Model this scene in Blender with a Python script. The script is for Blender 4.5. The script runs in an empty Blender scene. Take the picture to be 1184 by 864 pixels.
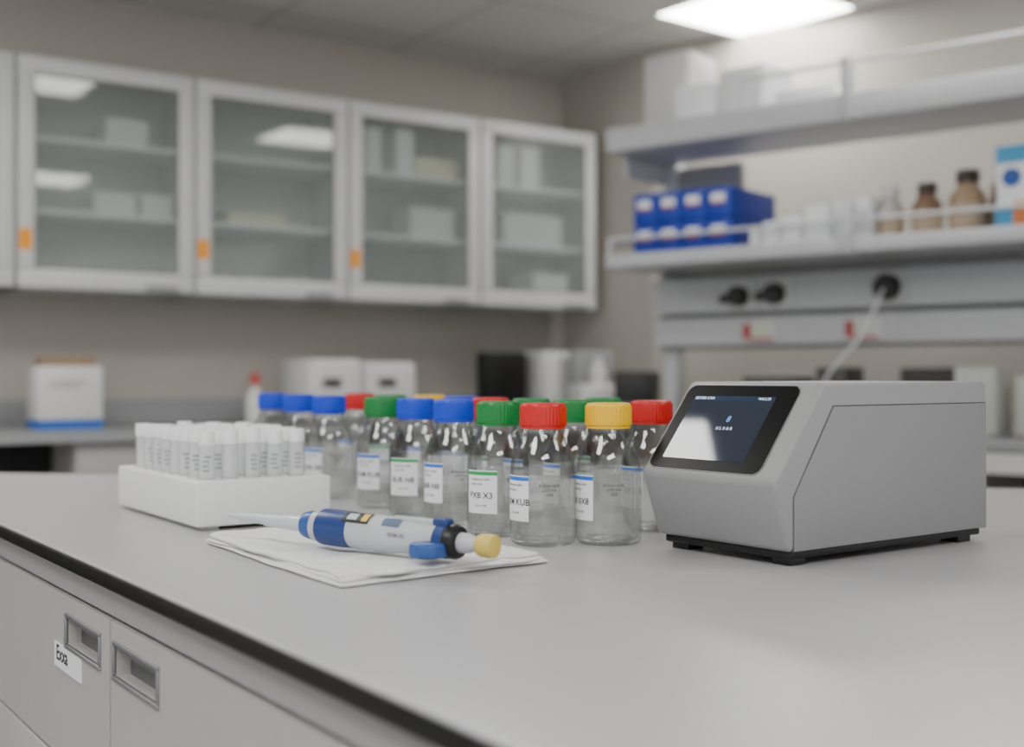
import bpy, bmesh, math, random
from mathutils import Vector, Matrix
from mathutils import noise as mnoise
random.seed(4)
scene = bpy.context.scene
BZ = 0.90
# ------------------------------------------------------------------ materials
MATS = {}
def srgb(c):
    return tuple(((x/255.0)/12.92 if x/255.0 <= 0.04045 else (((x/255.0)+0.055)/1.055)**2.4) for x in c)
def mat(name, rgb, rough=0.5, metal=0.0, spec=0.5, noise=0.04, nscale=30.0, bump=0.0, bscale=200.0, emis=None, estr=0.0, coat=0.0):
    if name in MATS: return MATS[name]
    m = bpy.data.materials.new(name); m.use_nodes = True
    nt = m.node_tree; b = nt.nodes["Principled BSDF"]
    c = srgb(rgb)
    tc = nt.nodes.new("ShaderNodeTexCoord")
    nz = nt.nodes.new("ShaderNodeTexNoise"); nz.inputs["Scale"].default_value = nscale; nz.inputs["Detail"].default_value = 4
    nt.links.new(tc.outputs["Object"], nz.inputs["Vector"])
    mx = nt.nodes.new("ShaderNodeMix"); mx.data_type = 'RGBA'
    mx.inputs[6].default_value = (*[x*(1-noise) for x in c], 1)
    mx.inputs[7].default_value = (*[min(1, x*(1+noise)) for x in c], 1)
    nt.links.new(nz.outputs["Fac"], mx.inputs[0]); nt.links.new(mx.outputs[2], b.inputs["Base Color"])
    b.inputs["Roughness"].default_value = rough; b.inputs["Metallic"].default_value = metal
    b.inputs["Specular IOR Level"].default_value = spec
    b.inputs["Coat Weight"].default_value = coat
    if bump > 0:
        n2 = nt.nodes.new("ShaderNodeTexNoise"); n2.inputs["Scale"].default_value = bscale; n2.inputs["Detail"].default_value = 3
        bp = nt.nodes.new("ShaderNodeBump"); bp.inputs["Strength"].default_value = bump; bp.inputs["Distance"].default_value = 0.001
        nt.links.new(tc.outputs["Object"], n2.inputs["Vector"]); nt.links.new(n2.outputs["Fac"], bp.inputs["Height"])
        nt.links.new(bp.outputs["Normal"], b.inputs["Normal"])
    if emis:
        b.inputs["Emission Color"].default_value = (*srgb(emis), 1); b.inputs["Emission Strength"].default_value = estr
    MATS[name] = m
    return m

def thin_glass(name, tint=(0.93,0.96,0.95), edge=(0.45,0.5,0.5), rough=0.02, diffuse=0.0, dcol=(0.6,0.65,0.62), f0=0.04, epow=3.0):
    if name in MATS: return MATS[name]
    m = bpy.data.materials.new(name); m.use_nodes = True
    nt = m.node_tree; nt.nodes.clear()
    out = nt.nodes.new("ShaderNodeOutputMaterial")
    lw = nt.nodes.new("ShaderNodeLayerWeight"); lw.inputs["Blend"].default_value = 0.5
    def M(op,a,b):
        n=nt.nodes.new("ShaderNodeMath"); n.operation=op
        for i,v in enumerate((a,b)):
            if isinstance(v,(int,float)): n.inputs[i].default_value=v
            else: nt.links.new(v,n.inputs[i])
        return n.outputs[0]
    p5 = M('POWER', lw.outputs["Facing"], 5.0)
    fr = M('ADD', M('MULTIPLY', p5, 0.85), f0)
    pe = M('POWER', lw.outputs["Facing"], epow)
    cr = nt.nodes.new("ShaderNodeMix"); cr.data_type = 'RGBA'
    cr.inputs[6].default_value = (*tint,1); cr.inputs[7].default_value = (*edge,1)
    nt.links.new(pe, cr.inputs[0])
    tr = nt.nodes.new("ShaderNodeBsdfTransparent"); nt.links.new(cr.outputs[2], tr.inputs["Color"])
    gl = nt.nodes.new("ShaderNodeBsdfGlossy"); gl.inputs["Roughness"].default_value = rough
    base = tr
    if diffuse > 0:
        df = nt.nodes.new("ShaderNodeBsdfDiffuse"); df.inputs["Color"].default_value = (*dcol,1)
        tl = nt.nodes.new("ShaderNodeBsdfTranslucent"); tl.inputs["Color"].default_value = (*dcol,1)
        md_ = nt.nodes.new("ShaderNodeMixShader"); md_.inputs[0].default_value = 0.35
        nt.links.new(df.outputs[0], md_.inputs[1]); nt.links.new(tl.outputs[0], md_.inputs[2])
        m0 = nt.nodes.new("ShaderNodeMixShader"); m0.inputs[0].default_value = diffuse
        nt.links.new(tr.outputs[0], m0.inputs[1]); nt.links.new(md_.outputs[0], m0.inputs[2]); base = m0
    mx = nt.nodes.new("ShaderNodeMixShader")
    nt.links.new(fr, mx.inputs[0]); nt.links.new(base.outputs[0], mx.inputs[1]); nt.links.new(gl.outputs[0], mx.inputs[2])
    nt.links.new(mx.outputs[0], out.inputs["Surface"])
    MATS[name] = m
    return m

def liquid_mat(name, col, tcol):
    m = bpy.data.materials.new(name); m.use_nodes = True
    nt = m.node_tree; nt.nodes.clear()
    out = nt.nodes.new("ShaderNodeOutputMaterial")
    g = nt.nodes.new("ShaderNodeBsdfGlass"); g.inputs["IOR"].default_value = 1.33; g.inputs["Color"].default_value = (*col,1); g.inputs["Roughness"].default_value = 0.0
    t = nt.nodes.new("ShaderNodeBsdfTransparent"); t.inputs["Color"].default_value = (*tcol,1)
    d = nt.nodes.new("ShaderNodeBsdfTranslucent"); d.inputs["Color"].default_value = (0.98,0.985,0.97,1)
    d2 = nt.nodes.new("ShaderNodeBsdfDiffuse"); d2.inputs["Color"].default_value = (0.98,0.985,0.97,1)
    m2 = nt.nodes.new("ShaderNodeMixShader"); m2.inputs[0].default_value = 0.5
    nt.links.new(d.outputs[0], m2.inputs[1]); nt.links.new(d2.outputs[0], m2.inputs[2])
    m1 = nt.nodes.new("ShaderNodeMixShader"); m1.inputs[0].default_value = 0.17
    nt.links.new(t.outputs[0], m1.inputs[1]); nt.links.new(m2.outputs[0], m1.inputs[2])
    mx = nt.nodes.new("ShaderNodeMixShader"); mx.inputs[0].default_value = 0.58
    nt.links.new(g.outputs[0], mx.inputs[1]); nt.links.new(m1.outputs[0], mx.inputs[2]); nt.links.new(mx.outputs[0], out.inputs["Surface"])
    MATS[name] = m
    return m

# ------------------------------------------------------------------ mesh helpers
def empty(name, loc=(0,0,0), rotz=0.0, matrix=None, parent=None):
    e = bpy.data.objects.new(name, None); e.empty_display_size = 0.05
    scene.collection.objects.link(e)
    if matrix is not None: e.matrix_world = matrix
    else:
        e.location = loc; e.rotation_euler = (0,0,rotz)
    if parent: e.parent = parent
    return e
def obj_from_bm(name, bm, m, parent=None, smooth=False, loc=None, rotz=0):
    me = bpy.data.meshes.new(name); bmesh.ops.recalc_face_normals(bm, faces=bm.faces); bm.to_mesh(me); bm.free()
    if isinstance(m, (list,tuple)):
        for x in m: me.materials.append(x)
    else: me.materials.append(m)
    if smooth:
        for p in me.polygons: p.use_smooth = True
    o = bpy.data.objects.new(name, me); scene.collection.objects.link(o)
    if parent: o.parent = parent
    if loc is not None: o.location = loc
    o.rotation_euler = (0,0,rotz)
    return o
def smooth_angle(o, ang=35):
    me = o.data
    for p in me.polygons: p.use_smooth = True
    bm = bmesh.new(); bm.from_mesh(me)
    for e in bm.edges:
        if len(e.link_faces) == 2:
            e.smooth = e.calc_face_angle(0) < math.radians(ang)
    bm.to_mesh(me); bm.free()
def add_box(bm, x0,x1,y0,y1,z0,z1, mi=0):
    vs = [bm.verts.new(p) for p in [(x0,y0,z0),(x1,y0,z0),(x1,y1,z0),(x0,y1,z0),(x0,y0,z1),(x1,y0,z1),(x1,y1,z1),(x0,y1,z1)]]
    for f in [(0,3,2,1),(4,5,6,7),(0,1,5,4),(1,2,6,5),(2,3,7,6),(3,0,4,7)]:
        fc = bm.faces.new([vs[i] for i in f]); fc.material_index = mi
def box(name, x0,x1,y0,y1,z0,z1, m, parent=None, bevel=0.0, seg=2, rotz=0, about=None):
    bm = bmesh.new(); add_box(bm,x0,x1,y0,y1,z0,z1)
    if bevel > 0:
        bmesh.ops.bevel(bm, geom=list(bm.edges), offset=bevel, segments=seg, affect='EDGES', profile=0.5)
    if rotz:
        a = about or ((x0+x1)/2,(y0+y1)/2,0)
        bmesh.ops.rotate(bm, verts=bm.verts, cent=a, matrix=Matrix.Rotation(rotz,3,'Z'))
    o = obj_from_bm(name,bm,m,parent)
    if bevel > 0: smooth_angle(o, 50)
    return o
def boxes(name, lst, m, parent=None, bevel=0.0):
    bm = bmesh.new()
    for b in lst:
        add_box(bm,*b)
    if bevel > 0:
        bmesh.ops.bevel(bm, geom=list(bm.edges), offset=bevel, segments=2, affect='EDGES', profile=0.5)
    o = obj_from_bm(name,bm,m,parent)
    if bevel > 0: smooth_angle(o,50)
    return o
def prism(name, poly, z0, z1, m, parent=None, bevel=0.0, seg=2):
    bm = bmesh.new()
    a = [bm.verts.new((x,y,z0)) for x,y in poly]; b = [bm.verts.new((x,y,z1)) for x,y in poly]
    bm.faces.new(a[::-1]); bm.faces.new(b); n=len(poly)
    for i in range(n): bm.faces.new([a[i],a[(i+1)%n],b[(i+1)%n],b[i]])
    if bevel > 0: bmesh.ops.bevel(bm, geom=list(bm.edges), offset=bevel, segments=seg, affect='EDGES', profile=0.5)
    o = obj_from_bm(name,bm,m,parent)
    if bevel > 0: smooth_angle(o,50)
    return o
def prism_y(name, poly, y0, y1, m, parent=None, bevel=0.0, seg=3):
    """profile given in (x,z), extruded along y"""
    bm = bmesh.new()
    a = [bm.verts.new((x,y0,z)) for x,z in poly]; b = [bm.verts.new((x,y1,z)) for x,z in poly]
    bm.faces.new(a); bm.faces.new(b[::-1]); n=len(poly)
    for i in range(n): bm.faces.new([a[i],b[i],b[(i+1)%n],a[(i+1)%n]])
    if bevel > 0: bmesh.ops.bevel(bm, geom=list(bm.edges), offset=bevel, segments=seg, affect='EDGES', profile=0.5)
    o = obj_from_bm(name,bm,m,parent)
    if bevel > 0: smooth_angle(o,40)
    return o
def add_lathe(bm, prof, n=32, cx=0, cy=0, cz=0, axis='z', closed=True, mod=None, mi=0):
    rings = []
    for r,z in prof:
        ring = []
        for i in range(n):
            a = 2*math.pi*i/n
            rr = r if mod is None else mod(r,z,i)
            x,y = rr*math.cos(a), rr*math.sin(a)
            p = (cx+x, cy+y, cz+z) if axis == 'z' else ((cx+z, cy+x, cz+y) if axis == 'x' else (cx+x, cy+z, cz+y))
            ring.append(bm.verts.new(p))
        rings.append(ring)
    for k in range(len(rings)-1):
        for i in range(n):
            f = bm.faces.new([rings[k][i], rings[k][(i+1)%n], rings[k+1][(i+1)%n], rings[k+1][i]]); f.material_index = mi
    if closed:
        f = bm.faces.new(rings[0][::-1]); f.material_index = mi
        f = bm.faces.new(rings[-1]); f.material_index = mi
def lathe(name, prof, m, parent=None, n=32, axis='z', closed=True, mod=None, c=(0,0,0), ang=40):
    bm = bmesh.new(); add_lathe(bm, prof, n, *c, axis=axis, closed=closed, mod=mod)
    o = obj_from_bm(name,bm,m,parent); smooth_angle(o,ang)
    return o
def tube(name, pts, r, m, parent=None, cyclic=False):
    cu = bpy.data.curves.new(name,'CURVE'); cu.dimensions='3D'; cu.bevel_depth=r; cu.bevel_resolution=4
    sp = cu.splines.new('NURBS' if len(pts)>2 else 'POLY'); sp.points.add(len(pts)-1)
    for i,p in enumerate(pts): sp.points[i].co = (*p,1)
    if len(pts)>2: sp.use_endpoint_u=True; sp.order_u=3
    t = bpy.data.objects.new(name+"_c",cu); scene.collection.objects.link(t)
    dg = bpy.context.evaluated_depsgraph_get()
    me = bpy.data.meshes.new_from_object(t.evaluated_get(dg)); bpy.data.objects.remove(t)
    me.materials.clear(); me.materials.append(m)
    for p in me.polygons: p.use_smooth=True
    o = bpy.data.objects.new(name,me); scene.collection.objects.link(o)
    if parent: o.parent=parent
    return o
_tx = {}
def text_geo(s, size):
    k=(s,size)
    if k in _tx: return _tx[k]
    cu = bpy.data.curves.new("t",'FONT'); cu.body=s; cu.size=size; cu.align_x='CENTER'; cu.align_y='CENTER'; cu.resolution_u=2; cu.offset = size*0.012
    t = bpy.data.objects.new("t",cu); scene.collection.objects.link(t)
    bpy.context.view_layer.update()
    dg = bpy.context.evaluated_depsgraph_get()
    me = bpy.data.meshes.new_from_object(t.evaluated_get(dg)); bpy.data.objects.remove(t)
    v=[tuple(x.co) for x in me.vertices]; f=[tuple(p.vertices) for p in me.polygons]
    bpy.data.meshes.remove(me); _tx[k]=(v,f); return _tx[k]
def text_obj(name, s, size, fn, m, parent=None):
    v,f = text_geo(s,size)
    me = bpy.data.meshes.new(name); me.from_pydata([fn(a,b) for a,b,_ in v],[],f); me.materials.append(m)
    o = bpy.data.objects.new(name,me); scene.collection.objects.link(o)
    if parent: o.parent=parent
    return o
def patch(bm, R, a0,a1,z0,z1,n=8,mi=0):
    prev=None
    for i in range(n+1):
        a=a0+(a1-a0)*i/n
        p=(bm.verts.new((R*math.cos(a),R*math.sin(a),z0)), bm.verts.new((R*math.cos(a),R*math.sin(a),z1)))
        if prev:
            f=bm.faces.new([prev[0],p[0],p[1],prev[1]]); f.material_index=mi
        prev=p

# ------------------------------------------------------------------ common materials
M_wall = mat("wall_paint_beige",(180,174,165),0.75,bump=0.15,bscale=150)
M_white = mat("white_laminate",(216,216,214),0.4)
M_cabw = mat("cabinet_white",(210,211,210),0.4)
M_inner = mat("cabinet_interior",(218,222,220),0.6)
M_counter = mat("counter_grey",(150,151,153),0.4)
M_base = mat("base_cabinet_grey",(178,177,174),0.5)
M_dark = mat("dark_void",(26,26,27),0.7)
M_black = mat("black_plastic",(16,16,17),0.4)
M_paper = mat("label_paper",(242,244,246),0.6,noise=0.01)
M_ink = mat("ink_black",(26,28,32),0.6)
M_grey = mat("grey_plastic",(150,151,152),0.45)
M_rail = mat("white_steel",(214,215,217),0.3)
M_orange = mat("orange_sticker",(250,160,0),0.5)

# ------------------------------------------------------------------ room
CEIL = 2.42
A1 = math.radians(34.12)
def w1(s, d=0.0):   # along wall, d out toward the room
    return (-1.813+0.8279*s+0.5609*d, 4.123+0.5609*s-0.8279*d)
A2 = math.atan2(-0.624,0.781)

fl = mat("vinyl_floor",(134,133,131),0.45)
prism("floor",[(-6,-3),(6,-3),(6,7),(-6,7)],-0.05,0.0,fl)
mc = bpy.data.materials.new("ceiling_tiles"); mc.use_nodes=True
nt=mc.node_tree; b=nt.nodes["Principled BSDF"]; b.inputs["Roughness"].default_value=0.9
tc=nt.nodes.new("ShaderNodeTexCoord"); mp=nt.nodes.new("ShaderNodeMapping"); mp.inputs["Rotation"].default_value=(0,0,-A1)
br=nt.nodes.new("ShaderNodeTexBrick"); br.offset=0.0
br.inputs["Scale"].default_value=1.0; br.inputs["Brick Width"].default_value=0.6; br.inputs["Row Height"].default_value=0.6
br.inputs["Mortar Size"].default_value=0.009; br.inputs["Mortar Smooth"].default_value=0.2
br.inputs["Color1"].default_value=(0.66,0.65,0.62,1); br.inputs["Color2"].default_value=(0.64,0.63,0.60,1); br.inputs["Mortar"].default_value=(0.46,0.45,0.43,1)
nt.links.new(tc.outputs["Object"],mp.inputs["Vector"]); nt.links.new(mp.outputs[0],br.inputs["Vector"]); nt.links.new(br.outputs["Color"],b.inputs["Base Color"])
prism("ceiling",[(-6,-3),(6,-3),(6,7),(-6,7)],CEIL,CEIL+0.05,mc)

def wall(name,p,q,th=0.1,side=1):
    d=Vector((q[0]-p[0],q[1]-p[1])).normalized(); n=Vector((-d.y,d.x))*side*th
    prism(name,[p,q,(q[0]+n.x,q[1]+n.y),(p[0]+n.x,p[1]+n.y)],0,CEIL,M_wall)
c1 = w1(2.465)
c2 = (c1[0]+0.5609*0.627, c1[1]-0.8279*0.627)
c3 = (c2[0]+0.781*5.2, c2[1]-0.624*5.2)
wall("wall_left", w1(-4.5), c1)
wall("wall_corner", c1, c2)
wall("wall_right", c2, c3)
prism("baseboard_left",[w1(-4.4,0.0),w1(2.46,0.0),w1(2.46,0.012),w1(-4.4,0.012)],0,0.1,M_base)

# ceiling light panels
mp_=bpy.data.materials.new("led_panel_light"); mp_.use_nodes=True
nt=mp_.node_tree; b=nt.nodes["Principled BSDF"]; b.inputs["Base Color"].default_value=(0.9,0.9,0.9,1)
b.inputs["Emission Color"].default_value=(1.0,0.985,0.96,1); b.inputs["Emission Strength"].default_value=18.5
M_frame = mat("panel_frame_white",(225,225,222),0.4)
for i,(x,y,sx,sy,rz) in enumerate([(0.885,4.42,0.50,0.50,math.radians(38)),(1.25,3.24,0.44,0.44,A1),(-0.33,2.80,0.44,0.44,A1),(1.80,0.86,0.5,0.5,A1),(-1.39,2.107,0.58,0.58,math.radians(38)),(-2.6,2.9,0.58,0.58,A1),(0.3,-0.9,1.2,0.6,A1),(-1.2,0.2,0.6,0.6,A1)]):
    e = empty("ceiling_light_panel",(x,y,CEIL),rz)
    box("diffuser",-sx/2,sx/2,-sy/2,sy/2,-0.012,-0.004,mp_,e)
    f=0.02
    boxes("frame",[(-sx/2-f,sx/2+f,-sy/2-f,-sy/2,-0.016,0),(-sx/2-f,sx/2+f,sy/2,sy/2+f,-0.016,0),(-sx/2-f,-sx/2,-sy/2,sy/2,-0.016,0),(sx/2,sx/2+f,-sy/2,sy/2,-0.016,0)],M_frame,e)

# ------------------------------------------------------------------ wall cabinets
M_frost = thin_glass("frosted_cabinet_glass",tint=(0.80,0.83,0.815),edge=(0.6,0.64,0.63),rough=0.03,diffuse=0.32,dcol=(0.57,0.62,0.595),f0=0.055)
cab_z0,cab_z1=1.36,2.11
M_gasket = mat("cabinet_bead_grey",(120,118,114),0.7)  # plain grey for the bead strips around the door glass
def cabinet(s0,sticker=True):
    e = empty("wall_cabinet",(*w1(s0),0),A1)
    W=0.585
    t=0.018
    boxes("carcass",[(0,W,-0.30,-0.002,cab_z0,cab_z0+t),(0,W,-0.30,-0.002,cab_z1-t,cab_z1),(0,t,-0.30,-0.002,cab_z0,cab_z1),(W-t,W,-0.30,-0.002,cab_z0,cab_z1)],M_cabw,e)
    box("back",t,W-t,-0.012,-0.003,cab_z0+t,cab_z1-t,M_inner,e)
    boxes("shelves",[(t,W-t,-0.29,-0.012,cab_z0+0.245,cab_z0+0.262),(t,W-t,-0.29,-0.012,cab_z0+0.485,cab_z0+0.502)],M_paper,e)
    fw=0.052
    d0,d1=-0.325,-0.302
    g=0.003
    boxes("door_frame",[(g,W-g,d0,d1,cab_z0,cab_z0+fw+0.01),(g,W-g,d0,d1,cab_z1-fw,cab_z1),(g,g+fw,d0,d1,cab_z0+fw,cab_z1-fw),(W-g-fw,W-g,d0,d1,cab_z0+fw,cab_z1-fw)],M_cabw,e,bevel=0.002)
    bm2=bmesh.new(); vs=[bm2.verts.new(p) for p in [(fw,-0.314,cab_z0+fw),(W-fw,-0.314,cab_z0+fw),(W-fw,-0.314,cab_z1-fw),(fw,-0.314,cab_z1-fw)]]; bm2.faces.new(vs)
    obj_from_bm("door_glass",bm2,M_frost,e)
    boxes("glass_bead",[(fw,W-fw,-0.321,-0.316,cab_z0+fw+0.01,cab_z0+fw+0.016),(fw,W-fw,-0.321,-0.316,cab_z1-fw-0.006,cab_z1-fw),(fw,fw+0.006,-0.321,-0.316,cab_z0+fw,cab_z1-fw),(W-fw-0.006,W-fw,-0.321,-0.316,cab_z0+fw,cab_z1-fw)],M_gasket,e)
    box("pull_handle",W-0.17,W-0.06,-0.336,-0.324,cab_z0+0.004,cab_z0+0.022,M_grey,e,bevel=0.003)
    if sticker:
        box("hazard_sticker",0.006,0.044,-0.3275,-0.325,cab_z0+0.12,cab_z0+0.19,M_orange,e)
        box("sticker_label",0.008,0.042,-0.3275,-0.325,cab_z0+0.095,cab_z0+0.115,M_white,e)
    return e
cw = mat("stored_box_white",(240,242,240),0.6); cy = mat("stored_box_cream",(228,222,196),0.6); cg=mat("stored_box_green",(218,226,220),0.6)
for i in range(6):
    s0=0.052+0.59*(i-2)
    e=cabinet(s0, i<5)
    L1,L2,L0=cab_z0+0.262,cab_z0+0.502,cab_z0+0.018
    if i==2:
        boxes("stored_boxes",[(0.26,0.40,-0.26,-0.08,L1,L1+0.075),(0.42,0.53,-0.26,-0.1,L1,L1+0.08),(0.30,0.44,-0.26,-0.1,L2,L2+0.09),(0.1,0.3,-0.2,-0.1,L0,L0+0.05)],cw,e)
    elif i==3:
        boxes("stored_boxes",[(0.14,0.36,-0.26,-0.08,L1,L1+0.045)],cy,e)
        boxes("stored_trays",[(0.38,0.5,-0.2,-0.08,L0,L0+0.07)],cw,e)
    elif i==4:
        boxes("stored_boxes",[(0.10,0.17,-0.26,-0.12,L2,L2+0.17),(0.24,0.31,-0.26,-0.12,L2,L2+0.18),(0.2,0.45,-0.2,-0.08,L0,L0+0.05)],cw,e)
        boxes("stored_trays",[(0.32,0.52,-0.26,-0.08,L2,L2+0.08)],cy,e)
        boxes("stored_packs",[(0.3,0.5,-0.26,-0.08,L1,L1+0.12)],cg,e)
    elif i==5:
        boxes("stored_boxes",[(0.12,0.2,-0.26,-0.08,L2,L2+0.17),(0.24,0.33,-0.26,-0.08,L2,L2+0.17),(0.3,0.48,-0.26,-0.08,L0,L0+0.13)],cw,e)
        boxes("stored_packs",[(0.15,0.45,-0.26,-0.08,L1,L1+0.13)],cg,e)

# ------------------------------------------------------------------ back counter (L shape)
def off2(t,d):
    return (c1[0]+0.5609*t-0.8279*d, c1[1]-0.8279*t-0.5609*d)
e = empty("back_counter")
pA,pB,pC = w1(-4.3,0.024), w1(2.46,0.024), off2(0.62,0.004)
pD=(c2[0]-0.03,c2[1]-0.42)
poly=[pA,pB,pC,pD,(0.05,4.18),w1(1.72,0.60),w1(-4.3,0.60)]
prism("counter_top",poly,BZ-0.03,BZ-0.001,M_counter,e,bevel=0.003)
prism("trim_1",[w1(-4.3,0.004),w1(2.45,0.004),w1(2.45,0.02),w1(-4.3,0.02)],BZ,BZ+0.09,M_counter)
g = empty("back_base_cabinets",(*w1(0),0),A1)
for k,(a,bb) in enumerate([(-4.2,-3.0),(-2.9,-1.6),(0.17,0.76),(0.765,1.36),(1.365,1.95)]):
    box("body_%d"%k,a,bb,-0.55,-0.02,0.1,BZ-0.031,M_base,g)
    boxes("doors_%d"%k,[(a+0.004,bb-0.004,-0.57,-0.551,0.12,0.68),(a+0.004,bb-0.004,-0.57,-0.551,0.69,BZ-0.045)],M_base,g,bevel=0.002)
    boxes("legs_%d"%k,[(a+0.02,bb-0.02,-0.5,-0.1,0.0,0.1)],M_dark,g)
box("knee_gap_shade",-1.59,0.165,-0.30,-0.28,0.0,BZ-0.031,M_dark,g)  # near-black sheet, shade of the open knee gap put into its colour

def frame1(name,s,d,rz=0): return empty(name,(*w1(s,d),BZ),A1+rz)
e=frame1("sharps_disposal_box",0.207,0.3)
box("carton",-0.1,0.1,-0.08,0.08,0.03,0.205,M_white,e,bevel=0.004)
box("blue_base",-0.101,0.101,-0.081,0.081,0.0,0.03,mat("blue_strip",(40,100,190),0.5),e)
box("brown_lid",-0.08,0.08,-0.06,0.06,0.205,0.235,mat("brown_card",(150,125,100),0.7),e)
boxes("print",[(-0.07,0.05,-0.082,-0.08,0.15,0.156),(-0.07,0.03,-0.082,-0.08,0.135,0.14)],M_grey,e)
e=frame1("reagent_squeeze_bottle",0.86,0.32)
lathe("bottle",[(0.03,0),(0.032,0.01),(0.032,0.1),(0.012,0.13),(0.012,0.145)],M_white,e,n=20)
lathe("red_cap",[(0.017,0.14),(0.017,0.175),(0.006,0.185)],mat("cap_red_small",(190,70,65),0.4),e,n=20)
e=frame1("bench_centrifuge",1.24,0.3)
for k,x in enumerate((-0.11,0.115)):
    box("housing_%d"%k,x-0.108,x+0.108,-0.13,0.13,0.01,0.235-0.01*k,M_white,e,bevel=0.02,seg=3)
    box("display_%d"%k,x-0.06,x+0.02,-0.135,-0.128,0.13,0.17,M_grey,e,bevel=0.003)
    box("readout_%d"%k,x-0.05,x+0.01,-0.137,-0.133,0.14,0.16,M_ink,e)
    boxes("feet_%d"%k,[(x-0.09,x-0.07,-0.1,0.1,0,0.012),(x+0.07,x+0.09,-0.1,0.1,0,0.012)],M_black,e)
e=frame1("computer_monitor",1.95,0.26)
box("screen_shell",-0.1,0.1,-0.06,0.02,0.03,0.27,M_black,e,bevel=0.006)
box("stand",-0.05,0.05,-0.07,0.07,0,0.03,M_black,e,bevel=0.004)
e=frame1("water_purifier",2.2,0.27)
box("housing",-0.1,0.1,-0.1,0.12,0.0,0.275,M_white,e,bevel=0.01)
box("front_recess",-0.02,0.02,-0.104,-0.099,0.03,0.25,M_grey,e)
e=empty("tube_shaker",(0.325,4.72,BZ),A1-0.3)
box("housing",-0.085,0.085,-0.08,0.08,0.0,0.14,M_white,e,bevel=0.01)
box("tower",-0.085,0.085,0.02,0.08,0.14,0.27,M_grey,e,bevel=0.008)
lathe("flask",[(0.03,0.14),(0.03,0.2),(0.015,0.225),(0.015,0.245)],M_white,e,n=20,c=(0,-0.03,0))
e=empty("black_dry_block",(0.47,4.55,BZ),-0.3)
box("housing",-0.075,0.075,-0.07,0.07,0.0,0.19,M_black,e,bevel=0.008)
box("panel",-0.05,0.05,-0.073,-0.069,0.03,0.07,M_grey,e)

# ------------------------------------------------------------------ right bench + reagent shelving
S = empty("side_bench",(0.3086,4.0,0),A2)
box("worktop",0.26,4.4,-0.02,0.90,BZ-0.03,BZ,M_counter,S,bevel=0.003)
box("front_trim",0.262,4.4,-0.022,-0.005,BZ-0.085,BZ-0.032,M_white,S)
box("cupboard",0.3,1.2,0.08,0.88,0.0,BZ-0.031,M_base,S)
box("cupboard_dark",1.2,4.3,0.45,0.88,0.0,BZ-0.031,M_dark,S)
R = empty("reagent_shelving",(0.3086,4.0,0),A2)
M_shelf = mat("shelf_steel_light",(198,200,202),0.35)
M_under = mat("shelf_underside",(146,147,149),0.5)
XL=4.2
for nm,z,lip in (("upper",1.812,0.075),("lower",1.430,0.042)):
    box(nm+"_shelf",0.0,XL,0.012,0.36,z,z+0.025,M_shelf,R,bevel=0.002)
    box(nm+"_lip",0.0,XL,0.0,0.016,z-0.002,z+lip,M_shelf,R,bevel=0.005,seg=3)
    box(nm+"_side_lip",0.0,0.012,0.0,0.36,z,z+lip,M_shelf,R,bevel=0.003)
    h = 0.18 if nm=="upper" else 0.15
    rz = z+h-0.015 if nm=="upper" else z+0.092
    x0 = 0.50 if nm=="upper" else 0.01
    tube(nm+"_rail",[(x0,0.008,rz),(XL,0.008,rz)],0.006,M_rail,R)
    for k,x in enumerate((0.838,1.75,2.7)):
        box(nm+"_post_%d"%k,x-0.018,x+0.018,-0.012,0.02,z-0.004,z+h,M_shelf,R,bevel=0.004)
    if nm=="upper":
        tube("rail_end_upper",[(x0,0.008,z+0.02),(x0,0.008,rz)],0.006,M_rail,R)
    else:
        tube("lower_rail_side",[(0.01,0.008,rz),(0.01,0.35,rz)],0.006,M_rail,R)
        tube("corner_post_lower",[(0.01,0.008,z),(0.01,0.008,rz)],0.006,M_rail,R)
for k,x in enumerate((0.0,1.9,3.8)):
    box("upright_%d"%k,x+0.005,x+0.055,0.36,0.42,BZ+0.0,1.95,M_shelf,R,bevel=0.003)
    prism_y("bracket_%d"%k,[(x+0.01,1.74),(x+0.02,1.74),(x+0.02,1.81),(x+0.01,1.81)],0.1,0.36,M_shelf,R)
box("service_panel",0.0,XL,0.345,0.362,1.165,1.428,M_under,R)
box("upper_trunking",0.0,XL,0.29,0.345,1.285,1.405,M_shelf,R,bevel=0.006)
box("lower_trunking",0.0,XL,0.30,0.345,1.175,1.270,M_shelf,R,bevel=0.006)
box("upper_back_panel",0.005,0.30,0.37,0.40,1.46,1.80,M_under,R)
M_red=mat("switch_red",(180,70,68),0.4)
for k,(x,z,big) in enumerate([(0.345,1.336,0),(0.475,1.34,0),(0.849,1.344,1)]):
    box("socket_plate_%d"%k,x-0.045,x+0.045,0.283,0.292,z-0.045,z+0.045,M_white,R,bevel=0.003)
    rr=0.040 if big else 0.034
    lathe("plug_%d"%k,[(rr*0.8,-0.045),(rr,-0.03),(rr,0.0)],M_black,R,n=20,axis='y',c=(x,0.283,z))
    if not big: box("plug_tail_%d"%k,x-0.055,x,0.235,0.27,z-0.022,z+0.006,M_black,R,bevel=0.006)
for k,x in enumerate((0.398,0.753,1.35)):
    box("switch_plate_%d"%k,x-0.05,x+0.07,0.292,0.302,1.185,1.255,M_white,R,bevel=0.003)
    boxes("switch_red_%d"%k,[(x-0.045,x-0.02,0.286,0.293,1.195,1.245),(x-0.02,x+0.06,0.289,0.293,1.19,1.198)],M_red,R)
    box("switch_light_%d"%k,x-0.01,x+0.045,0.286,0.293,1.205,1.24,mat("switch_cream",(205,215,190),0.5),R)
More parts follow.
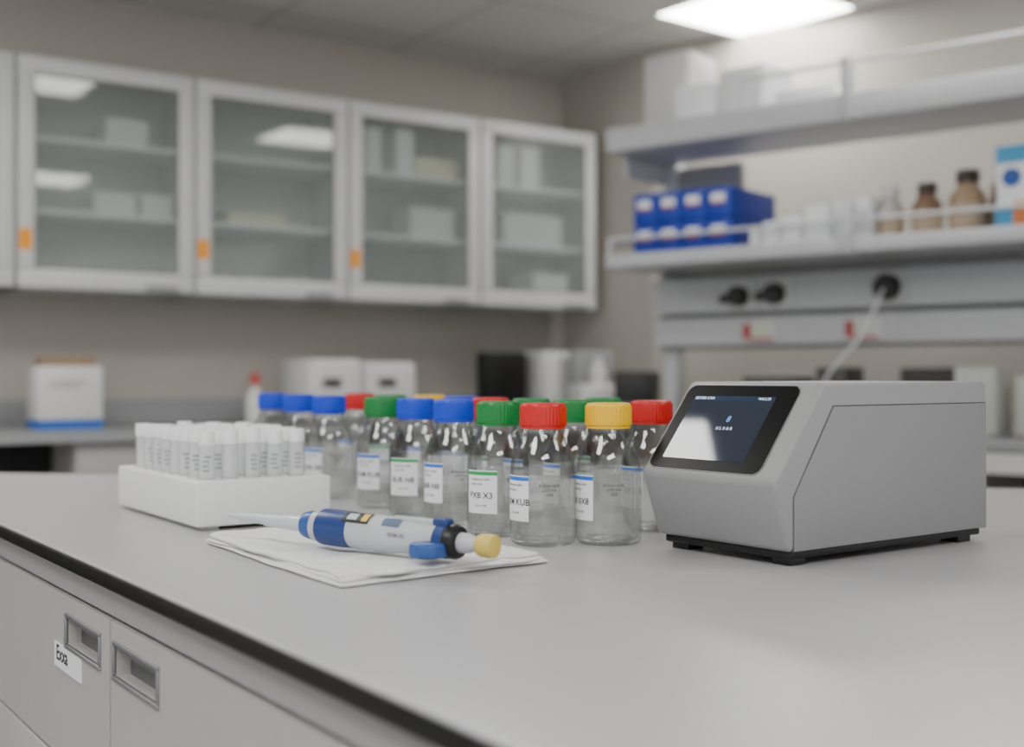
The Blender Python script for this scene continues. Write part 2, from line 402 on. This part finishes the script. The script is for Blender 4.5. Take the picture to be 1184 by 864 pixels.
tube("power_cable",[(0.849,0.24,1.335),(0.848,0.19,1.29),(0.82,0.15,1.19),(0.76,0.12,1.12),(0.69,0.15,1.05),(0.62,0.2,0.905)],0.0048,mat("cable_white",(228,229,231),0.4),R)
zl=1.457; zu=1.839
M_blue=mat("blue_card",(14,56,170),0.45)
E=empty("blue_storage_boxes",(0.3086,4.0,0),A2)
for k in range(4):
    for r in range(2):
        x0=0.085+k*0.090; z0=zl+0.010+r*0.101
        box("box_%d_%d"%(k,r),x0,x0+0.087,0.04,0.345,z0,z0+0.098,M_blue,E,bevel=0.003)
        box("label_%d_%d"%(k,r),x0+0.018,x0+0.066,0.037,0.0405,z0+0.045,z0+0.078,M_paper,E)
        box("label_red_%d_%d"%(k,r),x0+0.018,x0+0.066,0.0365,0.0375,z0+0.045,z0+0.052,M_red,E)
box("tray",0.065,0.47,0.03,0.345,zl,zl+0.01,M_blue,E,bevel=0.002)
E=empty("small_carton_stack",(0.3086,4.0,0),A2)
boxes("cartons",[(0.55,0.60,0.04,0.12,zl,zl+0.085),(0.61,0.67,0.04,0.12,zl,zl+0.095),(0.68,0.76,0.05,0.2,zl,zl+0.125),(0.77,0.88,0.06,0.2,zl,zl+0.135),(0.50,0.54,0.05,0.1,zl,zl+0.07)],M_paper,E,bevel=0.003)
M_amber=mat("amber_glass",(134,106,84),0.15,spec=0.6); M_tan=mat("tan_liquid",(172,146,120),0.3)
M_clear=mat("hazy_plastic",(190,188,182),0.25); M_brcap=mat("dark_brown_cap",(60,46,40),0.4)
def small_bottle(name,x,y,r,h,mb,mcap):
    E=empty(name,(0.3086+0.781*x+0.624*y,4.0-0.624*x+0.781*y,zl),A2)
    lathe("glass",[(r*0.9,0),(r,0.006),(r,h*0.62),(r*0.55,h*0.78),(r*0.5,h*0.84)],mb,E,n=24)
    lathe("cap",[(r*0.62,h*0.82),(r*0.64,h*0.84),(r*0.64,h*0.98),(r*0.58,h)],mcap,E,n=24)
    lathe("label",[(r*1.01,h*0.15),(r*1.01,h*0.5)],mat("tan_label",(184,164,140),0.6),E,n=24,closed=False)
small_bottle("amber_reagent_bottle",1.026,0.12,0.042,0.165,M_amber,M_brcap)
small_bottle("amber_reagent_bottle",1.13,0.15,0.050,0.195,M_tan,M_brcap)
small_bottle("clear_reagent_bottle",0.92,0.12,0.036,0.165,M_clear,M_white)
small_bottle("amber_reagent_bottle",0.985,0.22,0.036,0.17,M_tan,M_amber)
small_bottle("amber_reagent_bottle",1.195,0.22,0.036,0.16,M_amber,M_tan)
E=empty("glove_carton",(0.3086,4.0,0),A2)
box("carton",1.235,1.40,0.06,0.2,zl,zl+0.24,M_paper,E,bevel=0.003)
M_cy=mat("carton_cyan",(70,160,210),0.5); M_cb=mat("carton_blue",(35,80,160),0.5)
box("cyan_band",1.233,1.402,0.058,0.2005,zl+0.19,zl+0.236,M_cy,E)
box("blue_panel",1.233,1.402,0.057,0.2005,zl+0.0,zl+0.075,M_cy,E)
box("orange_band",1.28,1.402,0.055,0.2005,zl+0.02,zl+0.085,mat("carton_orange",(215,130,70),0.5),E)
lathe("logo",[(0.025,0),(0.025,0.002)],M_cb,E,n=20,axis='y',c=(1.275,0.056,zl+0.15))
E=empty("white_carton_stack",(0.3086,4.0,0),A2)
box("tall_carton",0.05,0.22,0.16,0.34,zu,zu+0.31,M_white,E,bevel=0.004)
box("carton_a",0.215,0.37,0.06,0.24,zu,zu+0.17,M_paper,E,bevel=0.015,rotz=0.1)
box("carton_b",0.385,0.56,0.06,0.24,zu,zu+0.20,M_paper,E,bevel=0.02,rotz=-0.08)
box("carton_c",0.58,0.78,0.06,0.2,zu,zu+0.10,M_paper,E,bevel=0.01)
E=empty("bench_glassware_box",(0.3086,4.0,BZ),A2)
boxes("boxes",[(0.42,0.60,0.15,0.3,0,0.17),(0.64,0.74,0.22,0.36,0,0.2),(0.80,0.98,0.5,0.7,0,0.2)],mat("dark_boxes",(70,68,66),0.5),E,bevel=0.005)
boxes("clear_boxes",[(1.04,1.16,0.3,0.45,0,0.20),(1.20,1.34,0.35,0.5,0,0.17),(1.46,1.62,0.3,0.5,0,0.14)],mat("haze_box",(196,198,190),0.4),E,bevel=0.005)

# ------------------------------------------------------------------ main bench
MB=empty("lab_bench")
P0=Vector((-0.6025,1.425)); ex=Vector((0.5738,-0.819)); ny=Vector((0.819,0.5738))
def bp(t,d): v=P0+ex*t+ny*d; return (v.x,v.y)
front_far=bp(-0.93,0); front_near=bp(2.1,0)
top=[front_far,front_near,(2.3,-0.295),(2.3,1.60),(-1.10,2.196)]
def inset(poly,d):
    n=len(poly); out=[]
    for i in range(n):
        p0,p1,p2=[Vector(poly[(i+k)%n]) for k in (-1,0,1)]
        a=(p1-p0).normalized(); b2=(p2-p1).normalized()
        na=Vector((-a.y,a.x)); nb=Vector((-b2.y,b2.x))
        bis=(na+nb); l=bis.length
        if l<1e-6: out.append(tuple(p1)); continue
        bis/=l; k=d/max(0.3,bis.dot(na)); q=p1+bis*k; out.append((q.x,q.y))
    return out
prism("worktop",top,BZ-0.004,BZ,mat("bench_top_laminate",(182,181,183),0.34,noise=0.03,nscale=6,bump=0.03,bscale=900,spec=0.5),MB,bevel=0.0018,seg=3)
prism("edge_band",inset(top,0.0006),BZ-0.018,BZ-0.0041,mat("edge_black",(20,20,21),0.35),MB,bevel=0.001)
prism("apron",inset(top,0.012),BZ-0.046,BZ-0.0182,mat("apron_grey",(168,167,166),0.45),MB)
prism("carcass",inset(top,0.028),0.08,BZ-0.0462,mat("carcass_grey",(95,94,92),0.6),MB)
prism("plinth",inset(top,0.09),0.0,0.08,M_dark,MB)
D=empty("drawer_unit",(P0.x,P0.y,BZ),math.atan2(ex.y,ex.x),parent=MB)
M_dr=mat("drawer_front",(186,184,180),0.42)
M_pull=mat("pull_dark",(104,105,107),0.35,metal=0.4); M_pf=mat("pull_frame",(138,139,141),0.35,metal=0.3)
def drawer(i,t0,t1,z1,z0,h0,h1):
    hz1,hz0=-0.070,-0.098
    y0,y1=0.010,0.0275
    boxes("front_%d"%i,[(t0,h0,y0,y1,z0,z1),(h1,t1,y0,y1,z0,z1),(h0,h1,y0,y1,hz1,z1),(h0,h1,y0,y1,z0,hz0)],M_dr,D)
    box("pull_back_%d"%i,h0,h1,0.024,0.0272,hz0,hz1,M_pull,D)
    f=0.004
    boxes("pull_frame_%d"%i,[(h0-f,h1+f,0.0075,0.012,hz1,hz1+f),(h0-f,h1+f,0.0075,0.012,hz0-f,hz0),(h0-f,h0,0.0075,0.012,hz0,hz1),(h1,h1+f,0.0075,0.012,hz0,hz1)],M_pf,D,bevel=0.001)
    box("pull_grip_%d"%i,h0+0.004,h1-0.004,0.012,0.02,hz1-0.006,hz1-0.0005,M_pf,D)
gp=0.002
ts=[-0.90,-0.144,0.397,0.938,1.48,2.0]
for i in range(5):
    t0,t1=ts[i]+gp,ts[i+1]-gp
    hh=[(-0.28,-0.17),(0.253,0.365),(0.412,0.527),(1.33,1.45),(1.495,1.61)][i]
    drawer(i,t0,t1,-0.050,-0.218,*hh)
    box("lower_front_%d"%i,t0,t1,0.010,0.0275,-0.50,-0.2225,M_dr,D,bevel=0.0012)
    box("bottom_front_%d"%i,t0,t1,0.010,0.0275,-0.80,-0.5045,M_dr,D,bevel=0.0012)
box("drawer_label",0.208,0.306,0.0088,0.0098,-0.127,-0.102,M_paper,D)
text_obj("drawer_label_text","Exxa",0.022,lambda a,b:(0.238+a,0.0084,-0.112+b),M_ink,D)

# ------------------------------------------------------------------ bottles
GL=thin_glass("bottle_glass",tint=(0.992,0.997,0.994),edge=(0.50,0.54,0.53),rough=0.01,f0=0.05,epow=4.0)
LQ=liquid_mat("buffer_liquid",(1.0,1.0,1.0),(0.99,0.995,0.99))
CAPS={"r":mat("cap_red",(208,18,16),0.35),"g":mat("cap_green",(0,128,56),0.35),"b":mat("cap_blue",(6,60,212),0.35),"y":mat("cap_yellow",(252,195,0),0.35)}
STR={"b":mat("stripe_blue",(20,110,215),0.5),"g":mat("stripe_green",(30,160,80),0.5)}
M_etchd=mat("printed_scale",(84,90,94),0.6)
R0=0.034
outer=[(0.0,0.003),(0.012,0.0025),(0.024,0.0),(0.0295,0.0006),(0.0325,0.003),(R0,0.007),(R0,0.074),(0.0336,0.080),(0.0323,0.087),(0.0299,0.094),(0.0266,0.101),(0.0238,0.107),(0.0217,0.112),(0.0207,0.115),(0.0205,0.1168),(0.0217,0.1175),(0.0218,0.119),(0.0205,0.120),(0.0195,0.1205),(0.0195,0.138)]
outer=[(max(r,0.0005),z) for r,z in outer]
inner=[(0.0315,0.0075),(0.0322,0.012),(0.0322,0.074),(0.0318,0.080),(0.0305,0.087),(0.0281,0.094),(0.0248,0.101),(0.0220,0.107),(0.0199,0.112),(0.0188,0.116),(0.0185,0.138)]
def rib(r,z,i): return r+(0.0005 if i%2 else -0.0003) if 0.1225<z<0.1418 and r>0.02 else r
words=["BUXR XB","OXM KUB","EX 0X8","BUR N8","KXX 0B","PXB X3"]
def bottle(x,y,cap,stripe,lev,lang):
    e=empty("reagent_bottle",(x,y,BZ),0)
    lathe("glass_body",outer,GL,e,n=48,closed=False,ang=60)
    lathe("glass_inner_base",[(0.0005,0.0075),(0.020,0.0065),(0.0285,0.0050),(0.031,0.0075)],GL,e,n=48,closed=False,ang=60)
    rl = 0.0322 if lev<0.080 else 0.0312
    up=[(0.0321,lev+0.0002)]+[p for p in inner if p[1]>lev+0.002]
    lathe("glass_inner_wall",up,GL,e,n=48,closed=False,ang=60)
    lathe("liquid",[(0.001,0.0042),(0.028,0.0042),(0.0312,0.0065),(0.0322,0.010)]+[(min(0.0322,rr-0.0016),zz) for rr,zz in outer if 0.012<zz<lev]+[(rl,lev),(0.001,lev)],LQ,e,n=48,ang=60)
    c=CAPS[cap]
    lathe("screw_cap",[(0.001,0.1455),(0.019,0.1455),(0.0222,0.1448),(0.0234,0.1425),(0.0236,0.1415),(0.0237,0.123),(0.0237,0.1222),(0.0200,0.1222)],c,e,n=80,closed=False,mod=rib,ang=25)
    lathe("pour_ring",[(0.0205,0.1216),(0.0228,0.1216),(0.0230,0.1205),(0.0228,0.1190),(0.0212,0.1190)],c,e,n=48,closed=False)
    a=lang
    hw=math.radians(33); z0,z1=0.026,0.072
    bm=bmesh.new(); patch(bm,R0+0.0003,a-hw,a+hw,z0,z1,12)
    obj_from_bm("paper_label",bm,M_paper,e)
    bm=bmesh.new(); patch(bm,R0+0.0005,a-hw,a+hw,z1-0.005,z1-0.0012,12)
    obj_from_bm("label_stripe",bm,STR[stripe],e)
    def wrap(zc,ao=0.0,RR=R0+0.0005):
        return lambda u,v:(RR*math.cos(a+ao+u/R0),RR*math.sin(a+ao+u/R0),zc+v)
    text_obj("label_title",random.choice(words),0.0092,wrap(0.045),M_ink,e)
    text_obj("label_line","Huxlan axo xuffor",0.0034,wrap(0.0625),M_ink,e)
    text_obj("label_line_b","aobn mxcx",0.0034,wrap(0.0575,-0.12),M_ink,e)
    text_obj("label_code","1-3X  mx 08",0.003,wrap(0.0345),M_ink,e)
    text_obj("printed_scale","Bufxan xoB\n-250 mx\n-200",0.0046,wrap(0.058,1.2,R0+0.0004),M_etchd,e)
cam_dir=lambda x,y: math.atan2(-y,-x)
BL=[(0.0320,1.250,'r','b',0.068),(0.1000,1.256,'y','b',0.074),(0.158,1.372,'r','b',0.070),(-0.0150,1.323,'g','g',0.072),
    (-0.069,1.430,'b','b',0.080),(-0.1205,1.52,'b','g',0.066),(-0.171,1.60,'g','b',0.060),(-0.260,1.72,'b','b',0.070),
    (-0.3216,1.83,'b','b',0.070),(-0.389,1.97,'b','g',0.070),(-0.245,1.95,'r','b',0.066),(-0.180,1.80,'g','g',0.070),
    (-0.1188,1.75,'y','b',0.070),(-0.0695,1.65,'b','b',0.060),(-0.0277,1.55,'r','g',0.070),(0.0236,1.50,'g','b',0.066),
    (0.071,1.42,'g','b',0.07),(0.116,1.55,'g','g',0.07)]
for i,(x,y,cp,st,lv) in enumerate(BL):
    off=[-58,-60,-50,-35,-55,-30,-40,-50][i%8]
    bottle(x,y,cp,st,lv,cam_dir(x,y)+math.radians(off))

# ------------------------------------------------------------------ tube rack
M_rackw=mat("rack_white_plastic",(238,238,238),0.5,noise=0.01)
RK=empty("test_tube_rack",(-0.35,1.345,BZ),math.atan2(0.56,0.828))
box("block",0.0,0.163,0.0,0.30,0.004,0.055,M_rackw,RK,bevel=0.0025,seg=3)
boxes("feet",[(0.012,0.03,0.012,0.288,0.0,0.005),(0.13,0.148,0.012,0.288,0.0,0.005)],M_rackw,RK)
M_tube=thin_glass("translucent_tube",tint=(0.88,0.90,0.90),edge=(0.6,0.62,0.62),rough=0.15,diffuse=0.55,dcol=(0.97,0.975,0.98))
M_capw=mat("tube_cap_white",(250,250,251),0.4,noise=0.01)
bmT=bmesh.new(); bmC=bmesh.new(); bmH=bmesh.new(); bmL=bmesh.new()
for i in range(5):
    for j in range(8):
        x=0.022+i*0.0275; y=0.030+j*0.0335
        dz=random.uniform(-0.002,0.002)-0.004
        add_lathe(bmT,[(0.0086,0.0552),(0.0088,0.058),(0.0088,0.098+dz)],20,x,y,0,closed=False)
        add_lathe(bmC,[(0.0094,0.099+dz),(0.0097,0.100+dz),(0.0097,0.1135+dz),(0.0090,0.1148+dz)],20,x,y,0)
        add_lathe(bmH,[(0.0104,0.0553),(0.0104,0.0560)],20,x,y,0)
        if (i*3+j*5)%4<3:
            for q in range(4):
                a=math.radians(-125+random.uniform(-12,12))
                zc=0.064+q*0.0052
                for s_ in range(3):
                    aa=a+s_*0.28; r=0.0090; w_=0.09
                    vs=[bmL.verts.new((x+r*math.cos(aa+da),y+r*math.sin(aa+da),zc+dzz)) for da,dzz in ((-w_,0),(w_,0),(w_,0.0026),(-w_,0.0026))]
                    bmL.faces.new(vs)
o=obj_from_bm("tubes",bmT,M_tube,RK); smooth_angle(o)
o=obj_from_bm("tube_caps",bmC,M_capw,RK); smooth_angle(o)
o=obj_from_bm("hole_rims",bmH,mat("hole_grey",(190,192,192),0.6),RK)
obj_from_bm("tube_graduations",bmL,mat("graduation_print",(110,116,120),0.6),RK)

# ------------------------------------------------------------------ folded paper towel
M_tow=mat("paper_towel_white",(232,232,232),0.9,noise=0.01,bump=1.0,bscale=260,spec=0.1)
A=Vector((-0.318,1.250)); B=Vector((-0.142,0.985)); Cc=Vector((0.033,1.118)); Dd=A+(Cc-B)
TW=empty("paper_towel",(0,0,0))
def fold_layer(name,z0,th,shr,ph,amp,ew):
    nu,nv=120,80
    bm=bmesh.new(); T=[];Bt=[]
    N=lambda a,b,c: mnoise.noise(Vector((a,b,c)))
    for i in range(nu+1):
        rt=[];rb=[]
        for j in range(nv+1):
            u=0.5-0.5*math.cos(math.pi*i/nu); v=0.5-0.5*math.cos(math.pi*j/nv)
            ul=shr[0]+ew*(0.4*math.sin(v*8+ph)+0.8*N(v*5,ph,0)); uh=1-shr[1]+ew*(0.5*math.sin(v*6+ph*2)+0.8*N(v*6,ph,3))
            vl=shr[2]+ew*(0.5*math.sin(u*7+ph*3)+0.8*N(u*6,ph,7)); vh=1-shr[3]+ew*(0.4*math.sin(u*9+ph)+0.8*N(u*5,ph,9))
            uu=ul+(uh-ul)*u; vv=vl+(vh-vl)*v
            p=A+(B-A)*uu+(Dd-A)*vv
            n1=0.5+0.5*N(uu*3.0,vv*3.4,ph)
            rid=max(0,1-abs(N(uu*2.6+vv*2.2,vv*2.0-uu*1.1,ph+11))*4)
            rid2=max(0,1-abs(N(uu*4.5-vv*3,vv*3.4+uu*2,ph+21))*5)
            edm=min(u*0.32,(1-u)*0.32,v*0.22,(1-v)*0.22)
            prof=min(1,edm/0.0045); prof=math.sqrt(max(0,1-(1-prof)**2))
            mid=z0+th/2
            wav=amp*(0.45*n1+0.6*rid+0.35*rid2)
            hz=th/2*prof
            rt.append(bm.verts.new((p.x,p.y,mid+hz+wav*(0.45+0.55*prof))))
            rb.append(bm.verts.new((p.x,p.y,mid-hz+wav*0.30*(1-0.4*prof))) if 0<i<nu and 0<j<nv else rt[-1])
        T.append(rt);Bt.append(rb)
    for i in range(nu):
        for j in range(nv):
            bm.faces.new([T[i][j],T[i+1][j],T[i+1][j+1],T[i][j+1]])
            q=[Bt[i][j],Bt[i][j+1],Bt[i+1][j+1],Bt[i+1][j]]
            try: bm.faces.new(q)
            except ValueError: pass
    return obj_from_bm(name,bm,M_tow,TW,smooth=True)
fold_layer("layer_1",BZ+0.0003,0.0032,(0.0,0.0,0.0,0.0),0.3,0.0014,0.014)
fold_layer("layer_2",BZ+0.0033,0.0032,(0.010,0.000,0.018,0.012),1.6,0.0020,0.022)
fold_layer("layer_3",BZ+0.0062,0.0032,(0.022,0.006,0.008,0.026),2.9,0.0032,0.028)

# ------------------------------------------------------------------ pipette
tip=Vector((-0.2815,1.196,BZ+0.0360)); end=Vector((-0.0130,1.024,BZ+0.0285))
ax=(end-tip).normalized(); zz=Vector((0,0,1)); yv=zz.cross(ax).normalized(); zv=ax.cross(yv)
L=(end-tip).length
Mx=Matrix(((ax.x,yv.x,zv.x,tip.x),(ax.y,yv.y,zv.y,tip.y),(ax.z,yv.z,zv.z,tip.z),(0,0,0,1)))
PP=empty("micropipette",matrix=Mx)
M_pg=mat("pipette_grey",(190,192,196),0.35); M_pn=mat("pipette_nose",(205,210,216),0.3)
M_pb=mat("pipette_blue",(28,58,120),0.35); M_pb2=mat("pipette_blue_light",(48,86,155),0.35); M_py=mat("pipette_cream",(216,190,92),0.4)
f=lambda t:t*L
lathe("tip",[(0.0008,0),(0.0016,0.002),(0.0028,f(0.06))],M_pn,PP,n=20,axis='x')
lathe("nose_shaft",[(0.0030,f(0.05)),(0.0044,f(0.065)),(0.0052,f(0.16)),(0.0062,f(0.165)),(0.0078,f(0.31)),(0.0090,f(0.345))],M_pn,PP,n=28,axis='x')
lathe("collar",[(0.0085,f(0.325)),(0.0120,f(0.33)),(0.0135,f(0.35)),(0.0130,f(0.37))],M_pb2,PP,n=32,axis='x')
lathe("collar_grey",[(0.0125,f(0.368)),(0.0145,f(0.372)),(0.0152,f(0.395)),(0.0150,f(0.40))],M_pg,PP,n=32,axis='x')
lathe("blue_grip",[(0.0150,f(0.395)),(0.0166,f(0.40)),(0.0170,f(0.43)),(0.0170,f(0.48)),(0.0166,f(0.515))],M_pb,PP,n=32,axis='x')
lathe("body",[(0.0158,f(0.510)),(0.0165,f(0.518)),(0.0165,f(0.60)),(0.0154,f(0.68)),(0.0144,f(0.78)),(0.0140,f(0.84)),(0.0130,f(0.855))],M_pg,PP,n=32,axis='x')
lathe("dark_ring",[(0.0135,f(0.845)),(0.0150,f(0.848)),(0.0152,f(0.872)),(0.0135,f(0.882)),(0.0100,f(0.885))],M_black,PP,n=32,axis='x')
lathe("blue_ring",[(0.0145,f(0.815)),(0.0154,f(0.818)),(0.0154,f(0.846)),(0.0145,f(0.849))],M_pb,PP,n=32,axis='x')
lathe("plunger",[(0.0062,f(0.87)),(0.0090,f(0.885)),(0.0085,f(0.91)),(0.0060,f(0.935)),(0.0060,f(0.96))],M_pg,PP,n=28,axis='x')
lathe("plunger_button",[(0.0060,f(0.940)),(0.0088,f(0.945)),(0.0100,f(0.953)),(0.0104,f(0.98)),(0.0098,f(0.995)),(0.0060,f(1.0))],M_py,PP,n=32,axis='x')
hk=[(f(0.80),-0.010),(f(0.775),-0.026),(f(0.782),-0.032),(f(0.82),-0.034),(f(0.86),-0.028),(f(0.868),-0.010)]
prism("finger_hook",hk,-0.0125,0.0005,M_pb2,PP,bevel=0.003,seg=3)
def arc_patch(name,x0,x1,a0,a1,r,m):
    bm=bmesh.new(); prev=None
    for i in range(11):
        a=a0+(a1-a0)*i/10
        p=(bm.verts.new((x0,r*math.cos(a),r*math.sin(a))),bm.verts.new((x1,r*math.cos(a),r*math.sin(a))))
        if prev: bm.faces.new([prev[0],p[0],p[1],prev[1]])
        prev=p
    obj_from_bm(name,bm,m,PP,smooth=True)
d=math.radians
arc_patch("volume_window",f(0.50),f(0.595),d(100),d(148),0.0172,M_black)
arc_patch("window_digits",f(0.567),f(0.589),d(108),d(140),0.0174,mat("window_yellow",(225,190,80),0.5))
arc_patch("window_digits_b",f(0.515),f(0.55),d(112),d(138),0.0174,M_pg)
arc_patch("label_strip",f(0.64),f(0.70),d(110),d(145),0.01625,mat("pipette_label_grey",(80,98,130),0.5))
text_obj("brand_text","0XM-XL",0.0055,lambda a,b:(f(0.70)+a,0.0160*math.cos(d(172)-b/0.0160),0.0160*math.sin(d(172)-b/0.0160)),mat("soft_print",(110,118,130),0.5),PP)
box("ejector_ridge",f(0.66),f(0.80),-0.004,0.004,0.012,0.0175,M_pg,PP,bevel=0.0015)
box("ejector_button",f(0.80),f(0.85),-0.006,0.006,0.012,0.0195,M_pb,PP,bevel=0.002)

# ------------------------------------------------------------------ touchscreen instrument
DV=empty("benchtop_analyzer",(0.249,1.085,BZ),math.atan2(0.598,0.802))
M_dev=mat("analyzer_grey",(148,149,150),0.42,noise=0.015,bump=0.05,bscale=1500)
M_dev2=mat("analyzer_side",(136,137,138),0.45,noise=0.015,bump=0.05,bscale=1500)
nose=(-0.022,0.078); tp=(0.047,0.1665)
body=[(0.0,0.014),(-0.022,0.078),(0.047,0.1675),(0.312,0.1675),(0.312,0.014)]
prism_y("housing",body,0.0,0.172,M_dev,DV,bevel=0.0055,seg=4)
side=[(0.0038,0.0145),(0.0038,0.0641),(0.0597,0.1458),(0.3085,0.1458),(0.3085,0.0145)]
prism_y("side_seam",side,-0.0003,0.01,mat("seam_dark",(70,70,70),0.6),DV)
side2=[(0.0048,0.0150),(0.0048,0.0638),(0.0604,0.1447),(0.3085,0.1447),(0.3085,0.0150)]
prism_y("side_panel",side2,-0.0011,0.01,M_dev2,DV,bevel=0.0006,seg=2)
box("base_plate",0.006,0.308,0.006,0.166,0.0065,0.0145,M_black,DV,bevel=0.002)
boxes("feet",[(0.012,0.034,0.010,0.032,0,0.0075),(0.012,0.034,0.140,0.162,0,0.0075),(0.275,0.297,0.010,0.032,0,0.0075),(0.275,0.297,0.140,0.162,0,0.0075)],M_black,DV,bevel=0.001)
sd=Vector((tp[0]-nose[0],0,tp[1]-nose[1])); SL=sd.length; sd.normalize(); sn=Vector((-sd.z,0,sd.x))
def sp(a,y,o):
    v=Vector((nose[0],0,nose[1]))+sd*a+sn*o; return (v.x,y,v.z)
def rrect(a0,a1,y0,y1,r,n=6):
    pts=[]
    for cx_,cy_,s in ((a1-r,y1-r,0),(a0+r,y1-r,90),(a0+r,y0+r,180),(a1-r,y0+r,270)):
        for k in range(n+1):
            an=math.radians(s+90*k/n); pts.append((cx_+r*math.cos(an),cy_+r*math.sin(an)))
    return pts
def slab(name,pts,o0,o1,m):
    bm=bmesh.new(); a=[bm.verts.new(sp(p[0],p[1],o0)) for p in pts]; b_=[bm.verts.new(sp(p[0],p[1],o1)) for p in pts]
    bm.faces.new(b_); bm.faces.new(a[::-1]); n=len(pts)
    for i in range(n): bm.faces.new([a[i],a[(i+1)%n],b_[(i+1)%n],b_[i]])
    return obj_from_bm(name,bm,m,DV)
slab("bezel_rim",rrect(0.0055,0.1085,0.0200,0.1665,0.010),-0.002,0.0008,mat("bezel_rim_grey",(120,120,120),0.4))
M_bz=mat("bezel_glass_black",(4,4,5),0.30,spec=0.08,noise=0.0)
slab("bezel",rrect(0.0068,0.1072,0.0215,0.1652,0.009),-0.001,0.0016,M_bz)
md=bpy.data.materials.new("display_lcd"); md.use_nodes=True
nt=md.node_tree; b=nt.nodes["Principled BSDF"]; b.inputs["Base Color"].default_value=(0.012,0.016,0.024,1); b.inputs["Roughness"].default_value=0.04; b.inputs["Specular IOR Level"].default_value=0.6
tc=nt.nodes.new("ShaderNodeTexCoord"); gr=nt.nodes.new("ShaderNodeTexGradient"); mpn=nt.nodes.new("ShaderNodeMapping")
mpn.inputs["Scale"].default_value=(1,6,1)
nt.links.new(tc.outputs["Object"],mpn.inputs["Vector"]); nt.links.new(mpn.outputs[0],gr.inputs["Vector"])
cr=nt.nodes.new("ShaderNodeValToRGB"); cr.color_ramp.elements[0].color=(0.018,0.025,0.040,1); cr.color_ramp.elements[1].color=(0.010,0.015,0.028,1)
nt.links.new(gr.outputs["Color"],cr.inputs["Fac"]); nt.links.new(cr.outputs["Color"],b.inputs["Emission Color"]); b.inputs["Emission Strength"].default_value=0.8
slab("display",rrect(0.018,0.094,0.045,0.151,0.0015,2),0.0010,0.0018,md)
M_ui=mat("display_text_glow",(200,215,235),0.5,emis=(190,210,240),estr=0.8)
M_bar=mat("display_bar",(20,28,40),0.1,emis=(40,60,90),estr=0.7)
slab("status_bar",rrect(0.0885,0.0938,0.0455,0.1505,0.0005,1),0.0018,0.00185,M_bar)
def scr(ac,yc): return lambda u,v: sp(ac+v,yc-u,0.0020)
text_obj("screen_title","SIDXER CXN",0.0046,scr(0.091,0.136),M_ui,DV)
text_obj("screen_clock","WX.5.2R",0.0042,scr(0.091,0.058),M_ui,DV)
text_obj("screen_icon","8",0.010,scr(0.066,0.090),mat("display_icon_blue",(90,140,210),0.5,emis=(90,140,210),estr=0.8),DV)
text_obj("screen_caption","X L X & R",0.0050,scr(0.055,0.090),M_ui,DV)

# ------------------------------------------------------------------ world
w=bpy.data.worlds.new("room_ambient"); scene.world=w; w.use_nodes=True
bg=w.node_tree.nodes["Background"]; bg.inputs["Color"].default_value=(0.99,0.992,1.0,1); bg.inputs["Strength"].default_value=1.2

# ------------------------------------------------------------------ camera
cam=bpy.data.cameras.new("camera"); co=bpy.data.objects.new("camera",cam); scene.collection.objects.link(co)
cam.sensor_width=36.0; cam.lens=1400*36/1184.0
co.location=(0,0,BZ+0.173); co.rotation_euler=(math.radians(90.12),0,0)
cam.clip_start=0.02
cam.dof.use_dof=True; cam.dof.focus_distance=1.19; cam.dof.aperture_fstop=3.0
scene.camera=co
